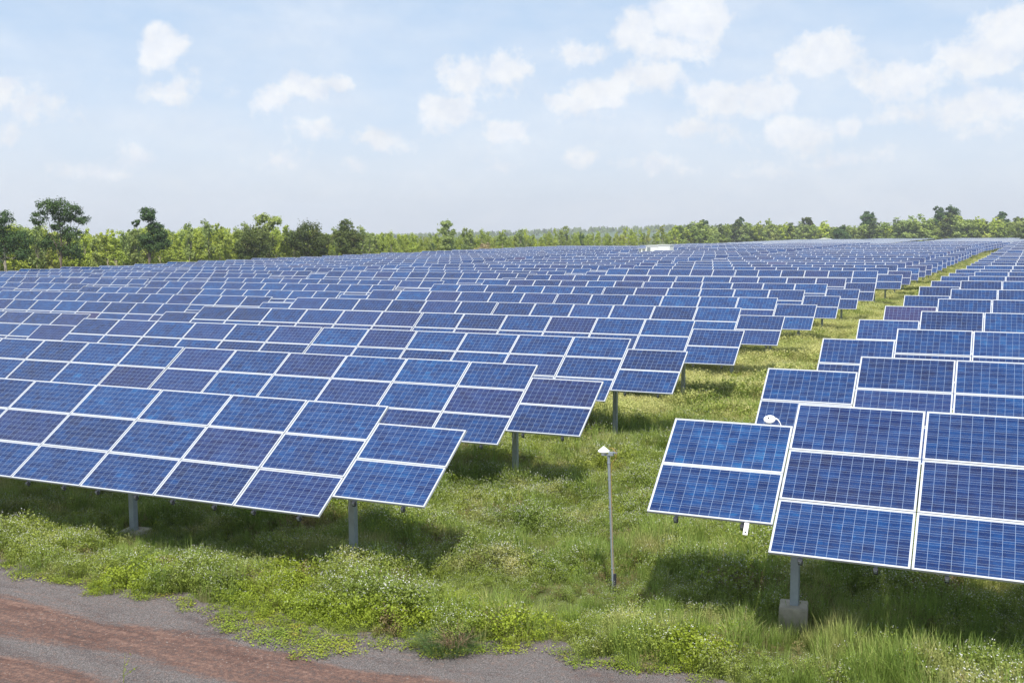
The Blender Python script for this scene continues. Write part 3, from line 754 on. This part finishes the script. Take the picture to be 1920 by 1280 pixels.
# single plants one can point to
def px_ground(px, py, dz=0.0):
    d = ray(px, py); z0 = -CAMZ + dz
    for _ in range(5):
        k = z0 / d.z; z0 = ground_z(d.x * k, d.y * k) + dz - CAMZ
    return d.x * k, d.y * k
x, y = px_ground(835, 1222)
t_ = link('grass_tussock', None, loc=(x, y + 0.1, ground_z(x, y))); tag(t_, 'grey-green grass tussock with a reddish dry top at the edge of the road', 'grass tussock')
link('blades', quads_mesh('tussock', blades(620, 0.36, 0.42, 0.0042, lean=1.3), [M_TUSS]), t_)
link('dry_blades', quads_mesh('tussock_dry', blades(130, 0.36, 0.18, 0.0035, lean=1.2) + np.array([0.10, 0.05, 0.04]), [M_RUST]), t_)
for (px, py, hh, lab) in ((232, 1279, 0.30, 'thin yellow-green sprig standing alone on the road at the lower left'),):
    x, y = px_ground(px, py)
    t_ = link('sprig', None, loc=(x, y, ground_z(x, y))); tag(t_, lab, 'plant')
    mb = MB(); mb.tube([(0, 0, 0), (0.01, 0, .12), (0.03, 0, .24)], [.003, .002, .001], 5); mb.tube([(0, 0, .05), (0.08, 0, .10), (0.16, 0, .15)], [.002, .0015, .001], 5)
    link('stem', mb.mesh('stem', [M_WEED2]), t_)
    C = np.array([[0.002 + .1 * f * f + RNG.normal(0, .008), RNG.normal(0, .008), .03 + .21 * f] for f in np.linspace(0, 1, 26)] + [[.16 * f, 0, .05 + .1 * f] for f in np.linspace(.3, 1, 8)])
    link('leaves', quads_mesh('sprig_leaves', rhombs(C, 0.010, .3, .5), [M_WEED2]), t_); t_.scale = (1.7, 1.7, 1.9)
for (px, py, sc_, lab) in ((1180, 1215, 1.5, 'tall bright grass tuft at the verge below the sensor pole'),
                           (1690, 1270, 1.25, 'bright weed clump full of white flowers at the bottom edge, right of the footing')):
    x, y = px_ground(px, py)
    t_ = link('grass_tuft' if sc_ > 1.3 else 'flowering_weed', None, loc=(x, y, ground_z(x, y))); tag(t_, lab, 'plant')
    if sc_ > 1.3: link('blades', quads_mesh('tuft', blades(300, 0.62, 0.25, 0.0042, lean=0.8), [M_GRASS]), t_)
    else: link('leaves', make_weed(0, M_WEED2, 520, 0.5, 0.36, 80, 0.018), t_)

# ------------------------------------------------------------------ trees
M_EUC = leaf_mat('light_eucalyptus_leaf', (0.46, 0.52, 0.07), (0.33, 0.41, 0.08), (0.42, 0.40, 0.14), 0.05, 0.4, 0.3)
M_EUC2 = leaf_mat('grey_green_leaf', (0.25, 0.33, 0.11), (0.35, 0.40, 0.10), None, 0.05, 0.35, 0.3)
M_FARG = leaf_mat('mid_green_leaf', (0.28, 0.35, 0.075), (0.20, 0.27, 0.06), (0.34, 0.36, 0.10), 0.03, 0.3, 0.4)
M_DK = leaf_mat('dark_leaf', (0.05, 0.095, 0.028), (0.075, 0.13, 0.03), None, 0.1, 0.25, 0.3)
M_OLIVE = leaf_mat('olive_leaf', (0.115, 0.14, 0.03), (0.075, 0.11, 0.025), (0.17, 0.13, 0.05), 0.2, 0.3, 0.3)
def tree_meshes(h, lobes, nleaf, lsize, leafm, barkm, tr=0.16, forks=5, rng=None, lean=0.0, trunk_frac=None, droop=0.0):
    """lobes: list of (x, y, z, rx, rz) in fractions of h; returns crown mesh and trunk mesh"""
    rng = rng or RNG
    vol = np.array([l[3] ** 2 * l[4] for l in lobes]) ** 0.75; vol /= vol.sum()
    C = []; OUT = []
    for l, v in zip(lobes, vol):
        n = int(nleaf * v); nc = max(4, n // 42)
        u = rng.normal(size=(nc, 3)); u /= np.linalg.norm(u, axis=1)[:, None]
        rr = rng.uniform(0.35, 1.0, (nc, 1)) ** 0.6
        sub = np.array([l[0], l[1], l[2]]) * h + u * rr * np.array([l[3], l[3], l[4]]) * h     # leaf sprays
        ss = rng.uniform(0.10, 0.20, nc) * l[3] * h * 1.25
        k = rng.integers(0, nc, n); w_ = rng.normal(size=(n, 3)) * ss[k][:, None] * np.array([1, 1, 0.75 + droop])
        C.append(sub[k] + w_)
        q_ = w_ / (np.linalg.norm(w_, axis=1)[:, None] + 1e-6); OUT.append(q_ * 0.7 + (u * rr)[k] * 0.5)
    C = np.concatenate(C); C[:, 2] = np.maximum(C[:, 2], 0.15)
    Q = rhombs(C, lsize, 0.25, 0.55, rng, np.concatenate(OUT))
    crown = quads_mesh('crown', Q, [leafm])
    mb = MB()
    zt = max(l[2] for l in lobes) * h * (trunk_frac or 0.85)
    tip = np.array([lean * h, 0, zt]); pts = [(0, 0, -0.3)] + [(lean * h * f + rng.normal(0, .012) * h * (f < 1), rng.normal(0, .008) * h, zt * f) for f in (.3, .6, 1.0)]
    mb.tube(pts, [tr, tr * .8, tr * .55, tr * .15], 7)
    for l in lobes[:12]:
        f = rng.uniform(0.3, 0.62); s0 = np.array([lean * h * f, 0, zt * f]); e_ = np.array([l[0], l[1], l[2]]) * h
        if np.linalg.norm(e_ - s0) < 0.12 * h: continue
        md_ = (s0 + e_) / 2 + np.array([0, 0, -.03 * h]) + rng.normal(0, .02 * h, 3)
        mb.tube([s0, md_, e_], [tr * .42, tr * .28, tr * .08], 5)
    return crown, mb.mesh('trunk', [barkm], True)
def rand_lobes(n, w_, z0, z1, rl, rng, top=0.6):
    out = []
    for k in range(n):
        f = (k + rng.uniform(0, 1)) / n; z = z0 + (z1 - z0) * f
        ww = w_ * (1 - (1 - top) * abs(f - 0.35) / 0.65); a = rng.uniform(0, 6.283); r = ww * math.sqrt(rng.uniform(0, 1)) * 0.8
        s = rl * rng.uniform(0.7, 1.2) * (1 - 0.35 * f)
        out.append((r * math.cos(a), r * math.sin(a), z, s, s * rng.uniform(0.7, 1.1)))
    return out
def plant_tree(name, meshes, loc, label, cat='tree', group=None, rz=0, sc=(1, 1, 1)):
    r = link(name, None, loc=loc); r.rotation_euler = (0, 0, rz); r.scale = sc
    link('crown', meshes[0], r); link('trunk', meshes[1], r)
    return tag(r, label, cat, group)
def boundary_x(Y): return -134.0 if Y < 300 else -134 + (Y - 300) * 0.10
def at_boundary(px, extra=0.0):
    d = ray(px, 460); k = d.x / d.y; Y = 90.0
    for _ in range(40):
        Y = (boundary_x(Y) - extra) / k if k < 0 else 590
        if Y > 565: Y = 565 + extra; break
    return k * Y, Y
def px_height(px, ytop, X, Y):
    d = ray(px, ytop); return CAMZ + d.z * Y / d.y - ground_z(X, Y)
# notable trees: pixel column, top, kind, label
def clusters(L): return L
NOT = [
 (8, 388, 'dark', [(0,0,.85,.13,.11),(-.12,0,.72,.16,.13),(.14,0,.62,.16,.12),(-.05,.05,.55,.17,.12),(.16,0,.45,.14,.10),(-.15,0,.40,.14,.1)], M_DK, .26, 3600, 'big dark tree with pale forked trunk cut by the left edge'),
 (113, 373, 'umb', [(-.14,0,.90,.13,.085),(0,0,.93,.13,.075),(.15,0,.86,.12,.08),(-.22,0,.78,.10,.07),(.05,.05,.80,.12,.07),(.24,0,.76,.09,.06),(-.02,0,.70,.09,.06),(.12,0,.60,.12,.10),(-.10,0,.5,.12,.10),(.14,0,.42,.13,.1)], M_DK, .20, 4200, 'tallest tree, wide dark umbrella crown high above the left trees'),
 (280, 389, 'clump', [(0,0,.90,.11,.09),(-.17,0,.80,.055,.05),(.07,0,.73,.10,.07),(.14,0,.62,.11,.08),(-.03,0,.57,.12,.08),(.20,0,.50,.09,.08),(.05,0,.47,.12,.07)], M_DK, .22, 3800, 'dark tree of separate leaf tufts on a bare grey trunk'),
 (478, 416, 'round', [(0,0,.72,.28,.22),(-.2,0,.55,.22,.2),(.2,0,.55,.22,.2),(0,.1,.40,.26,.2),(-.1,0,.28,.2,.14),(.18,0,.3,.2,.14)], M_OLIVE, .16, 3600, 'round dark olive tree, left of the two domed trees'),
 (504, 399, 'thin', [(-.1,0,.90,.11,.08),(.1,0,.86,.12,.08),(0,0,.76,.10,.07),(-.16,0,.80,.06,.05)], M_EUC2, .10, 1300, 'thin airy grey-green tree rising behind the round olive tree'),
 (578, 412, 'round', [(0,0,.78,.26,.18),(-.26,0,.62,.22,.17),(.26,0,.60,.22,.17),(0,.1,.5,.28,.2),(-.1,0,.33,.2,.14),(.22,0,.36,.2,.14)], M_OLIVE, .16, 3900, 'broad domed olive tree, right of the round dark one'),
 (652, 411, 'up', [(0,0,.85,.16,.14),(-.12,0,.66,.18,.14),(.14,0,.62,.18,.15),(0,.05,.48,.2,.15),(-.12,0,.36,.16,.12),(.12,0,.34,.16,.12)], M_OLIVE, .14, 3000, 'upright olive tree standing alone in front of the plantation edge'),
 (838, 413, 'thin', [(0,0,.90,.13,.09),(-.08,0,.74,.12,.08),(.12,0,.72,.10,.07),(.02,0,.54,.12,.09),(-.04,0,.36,.12,.1)], M_EUC2, .12, 1800, 'tall thin grey tree standing out of the light green plantation'),
 (1318, 409, 'far', None, M_DK, .25, 1600, 'dark rounded tree above the far treeline, left of centre right'),
 (1384, 404, 'far', None, M_DK, .25, 1700, 'dark feathery tree poking over the far light green trees'),
 (1513, 405, 'farwide', None, M_OLIVE, .25, 2300, 'wide olive tree of the far treeline left of the dark bush'),
 (1574, 419, 'farlow', None, M_DK, .25, 2400, 'low dark green bushy tree at the far field edge beside the white shed'),
 (1627, 391, 'far', None, M_DK, .28, 1900, 'tall lone dark tree rising over the far treeline'),
 (1757, 385, 'far', None, M_DK, .28, 1700, 'left one of two tall dark trees close together on the right'),
 (1779, 384, 'far', None, M_DK, .28, 1700, 'right one of two tall dark trees close together on the right'),
 (1879, 393, 'far', None, M_DK, .28, 1500, 'dark tree above the treeline near the right edge'),
 (1908, 403, 'farwide', None, M_OLIVE, .28, 2200, 'wide grey-green tree at the right edge of the treeline'),
 (908, 452, 'red', None, M_OLIVE, .14, 1600, 'reddish brown leafless-looking bush at the edge of the field'),
]
LAND = []
for (px, yt, kind, lobes, leafm, tr, nl, lab) in NOT:
    X, Y = at_boundary(px, -5 if kind in ('dark', 'umb', 'clump', 'round', 'up', 'thin', 'red') else 14)
    if kind == 'farlow': X, Y = at_boundary(px, -4)
    hh = px_height(px, yt, X, Y); rng = np.random.default_rng(int(px))
    if lobes is None:
        if kind == 'red': lobes = rand_lobes(7, .5, .3, .7, .35, rng)
        elif kind == 'far': lobes = rand_lobes(11, .17, .35, .90, .19, rng, .9)
        elif kind == 'farwide': lobes = rand_lobes(10, .3, .25, .85, .2, rng)
        else: lobes = rand_lobes(9, .42, .2, .75, .3, rng)
    dist = math.hypot(X, Y)
    me = tree_meshes(hh, lobes, int(nl * 2.4), max(0.10, dist * 0.00085), leafm, M_BARK if kind != 'dark' else M_PALEBARK, tr, rng=rng)
    if kind == 'red':
        me[0].materials.clear(); me[0].materials.append(M_DRY)
    ob_ = plant_tree('bush' if kind == 'red' else 'tree', me, (X, Y, ground_z(X, Y)), lab, 'bush' if kind == 'red' else 'tree', rz=math.atan2(-X, Y) + 0.0)
    LAND.append((px, lab, kind))
# plantation: slender light trees, each a thing; build a few kinds and copy them
KINDS = []
for k in range(7):
    rng = np.random.default_rng(100 + k)
    lm = [M_EUC, M_EUC, M_EUC2, M_EUC, M_EUC2, M_EUC, M_DK][k]
    lob = rand_lobes(15, .13, .32, .92, .095, rng, .6) if k < 5 else rand_lobes(13, .26, .25, .84, .14, rng)
    KINDS.append((tree_meshes(7.0, lob, 2200, 0.125, lm, M_PALEBARK, 0.07, rng=rng, droop=0.6),
                  ['slender yellow-green', 'slender yellow-green', 'slender grey-green', 'slender yellow-green', 'slender grey-green', 'bushy light green', 'bushy dark green'][k]))
FARK = []
for k in range(5):
    rng = np.random.default_rng(200 + k)
    lm = [M_EUC2, M_FARG, M_FARG, M_OLIVE, M_EUC][k]
    FARK.append((tree_meshes(9.0, rand_lobes(11, .28, .15, .85, .22, rng), 1500, 0.32, lm, M_PALEBARK, 0.12, rng=rng), ['light green', 'grey-green', 'olive', 'dark green', 'light green'][k]))
LM = sorted([(px, n_) for px, n_ in ((8, 'the dark left-edge tree'), (113, 'the umbrella tree'), (280, 'the tufted tree'), (478, 'the round olive tree'),
      (578, 'the domed olive tree'), (652, 'the upright olive tree'), (838, 'the thin grey tree'), (1235, 'the white cabin'), (1384, 'the feathery tree'), (1574, 'the dark bush'),
      (1627, 'the lone dark tree'), (1757, 'the paired dark trees'), (1879, 'the right-edge dark tree'))])
cand = []
px = -10.0
while px < 1935:
    X, Y = at_boundary(px, random.uniform(0, 5)); dist = math.hypot(X, Y)
    cand.append((px, X, Y, dist)); px += max(5.5, 1991 * 3.0 / dist * 0.62) * random.uniform(.75, 1.25)
TOPS = ([-20, 60, 130, 190, 215, 260, 330, 400, 440, 500, 560, 640, 700, 760, 900, 1000, 1100, 1200, 1300, 1400, 1500, 1600, 1700, 1800, 1930],
        [410, 418, 428, 432, 438, 418, 422, 415, 424, 420, 428, 430, 430, 434, 434, 434, 430, 424, 420, 416, 417, 420, 413, 408, 412])
cnt = {}
first = {}
for (px, X, Y, dist) in cand:
    far = Y > 420
    lst = FARK if far else KINDS
    pr_ = [.26, .14, .2, .16, .12, .08, .04] if not far else [.34, .24, .16, .08, .18]
    k = int(RNG.choice(len(lst), p=pr_)); (me, desc) = lst[k]
    yt = lerp(px, *TOPS) + random.uniform(-12, 16)
    hh = max(3.0, px_height(px, yt, X, Y)); base_h = 9.0 if far else 7.0
    lmk = [l for l in LM if l[0] <= px]
    lmk = lmk[-1][1] if lmk else 'the left edge'
    ck = (desc, lmk); cnt[ck] = cnt.get(ck, 0) + 1
    sc_ = hh / base_h
    wdt = sc_ * random.uniform(.75, 1.35)
    o = plant_tree('tree', me, (X, Y, ground_z(X, Y)), '%s tree, %s of its kind right of %s' % (desc, ordinal(cnt[ck]), lmk), 'tree', 'trees along the field edge', random.uniform(0, 6.28), (wdt, wdt, sc_))
# the wood behind them, one mass
def tree_lib(name, K): 
    c = bpy.data.collections.new(name)
    for j, (me, _) in enumerate(K):
        a = bpy.data.objects.new('%s_%02d' % (name, j), me[0]); c.objects.link(a)
    return c
L1 = tree_lib('wood_kinds', KINDS); L2 = tree_lib('far_wood_kinds', FARK)
P, I, S = [], [], []
for k in range(1500):
    px = random.uniform(-60, 1990); ex = random.uniform(5, 70) ; X, Y = at_boundary(px, ex)
    if Y > 420: continue
    yt = lerp(px, *TOPS) + random.uniform(-2, 14); hh = min(13, max(3, px_height(px, yt + 3, X, Y)))
    P.append((X, Y, ground_z(X, Y) - .2)); I.append(int(RNG.choice(7, p=[.24, .14, .22, .16, .12, .08, .04]))); S.append(hh / 7.0)
scatter('wood', P, I, S, L1, 'young light green plantation wood behind the first line of trees', 'wood')
P, I, S = [], [], []
for k in range(900):
    px = random.uniform(1000, 1990); X, Y = at_boundary(px, 0); 
    if Y < 420: continue
    Y2 = Y + random.uniform(6, 110); X = X * Y2 / Y; Y = Y2
    yt = lerp(px, *TOPS) + random.uniform(0, 14); hh = min(22, max(5, px_height(px, yt, X, Y)))
    P.append((X, Y, ground_z(X, Y) - .2)); I.append(int(RNG.choice(5, p=[.3, .24, .18, .12, .16]))); S.append(hh / 9.0)
scatter('far_wood', P, I, S, L2, 'mixed green wood behind the far edge of the panels', 'wood')
# low bushes and pale undergrowth at the foot of the trees
P, I, S = [], [], []
for k in range(900):
    px = random.uniform(-40, 1200); X, Y = at_boundary(px, random.uniform(-3.0, 4))
    P.append((X, Y, ground_z(X, Y) - .3)); I.append(int(RNG.choice(3, p=[.4, .35, .25]))); S.append(random.uniform(.6, 1.7))
UG = []
for k in range(3):
    rng = np.random.default_rng(300 + k); UG.append((tree_meshes(1.6, rand_lobes(6, .7, .2, .7, .45, rng), 420, 0.11, [M_PALE, M_EUC, M_DRY][k], M_PALEBARK, 0.03, rng=rng), ''))
L3 = tree_lib('undergrowth_kinds', UG)
scatter('undergrowth', P, I, S, L3, 'low pale bushes and undergrowth at the foot of the plantation', 'undergrowth')

# distant wooded ridge, 1.6 km away
def ridge_h(px): return lerp(px, [600, 740, 850, 940, 1060, 1180, 1300, 1420, 1600, 1800, 2000], [434, 433, 429, 426, 421, 417, 414, 418, 420, 421, 420])
RD = 2150.0
hv, hf = [], []
pxs = list(range(-100, 2101, 20))
def ridge_pt(px, D):
    d = ray(px, 430); n_ = math.hypot(d.x, d.y); return d.x / n_ * D, d.y / n_ * D
for px in pxs:
    x0, y0 = ridge_pt(px, RD - 350); x1, y1 = ridge_pt(px, RD); x2, y2 = ridge_pt(px, RD + 500)
    d = ray(px, ridge_h(px) + 11); zz = CAMZ + d.z / math.hypot(d.x, d.y) * RD
    hv += [(x0, y0, -4), ((x0 + x1) / 2, (y0 + y1) / 2, zz * .55 - 2), (x1, y1, zz - 2.5), (x2, y2, zz - 3)]
for i in range(len(pxs) - 1):
    for q in range(3): hf.append((i * 4 + q, (i + 1) * 4 + q, (i + 1) * 4 + q + 1, i * 4 + q + 1))
hm = bpy.data.meshes.new('hills'); hm.from_pydata(hv, [], hf); hm.materials.append(plain('wooded_slope', (0.07, 0.11, 0.05), 0.95, 0, .3, .02))
tag(link('hills', hm), kind='structure')
P, I, S = [], [], []
for k in range(2200):
    px = random.uniform(560, 1960); D = RD - random.uniform(0, 330) * random.random() ; x_, y_ = ridge_pt(px, D)
    d = ray(px, ridge_h(px) + 11); zz = CAMZ + d.z / math.hypot(d.x, d.y) * RD; f = (RD - D) / 350
    zz = zz - 2.5 - f * (zz + 2) ; P.append((x_, y_, zz - 1)); I.append(random.choice([0, 1, 2, 3])); S.append(random.uniform(.5, 1.25))
scatter('hill_wood', P, I, S, L2, 'bluish wooded ridge far away on the horizon', 'wood')

# ------------------------------------------------------------------ air
hb = MB(); hb.box((0, 1000, 44.5), (1900, 1700, 51.5))
hz = bpy.data.materials.new('air'); hz.use_nodes = True; t = NT(hz.node_tree)
vol = t.n('ShaderNodeVolumePrincipled', {'Color': (0.90, 0.94, 1.0, 1), 'Density': 0.00024, 'Anisotropy': 0.2})
t.n('ShaderNodeOutputMaterial', {'Volume': vol.outputs[0]})
tag(link('haze', hb.mesh('haze', [hz])), 'thin pale summer haze over the whole field', 'haze', kind='stuff')
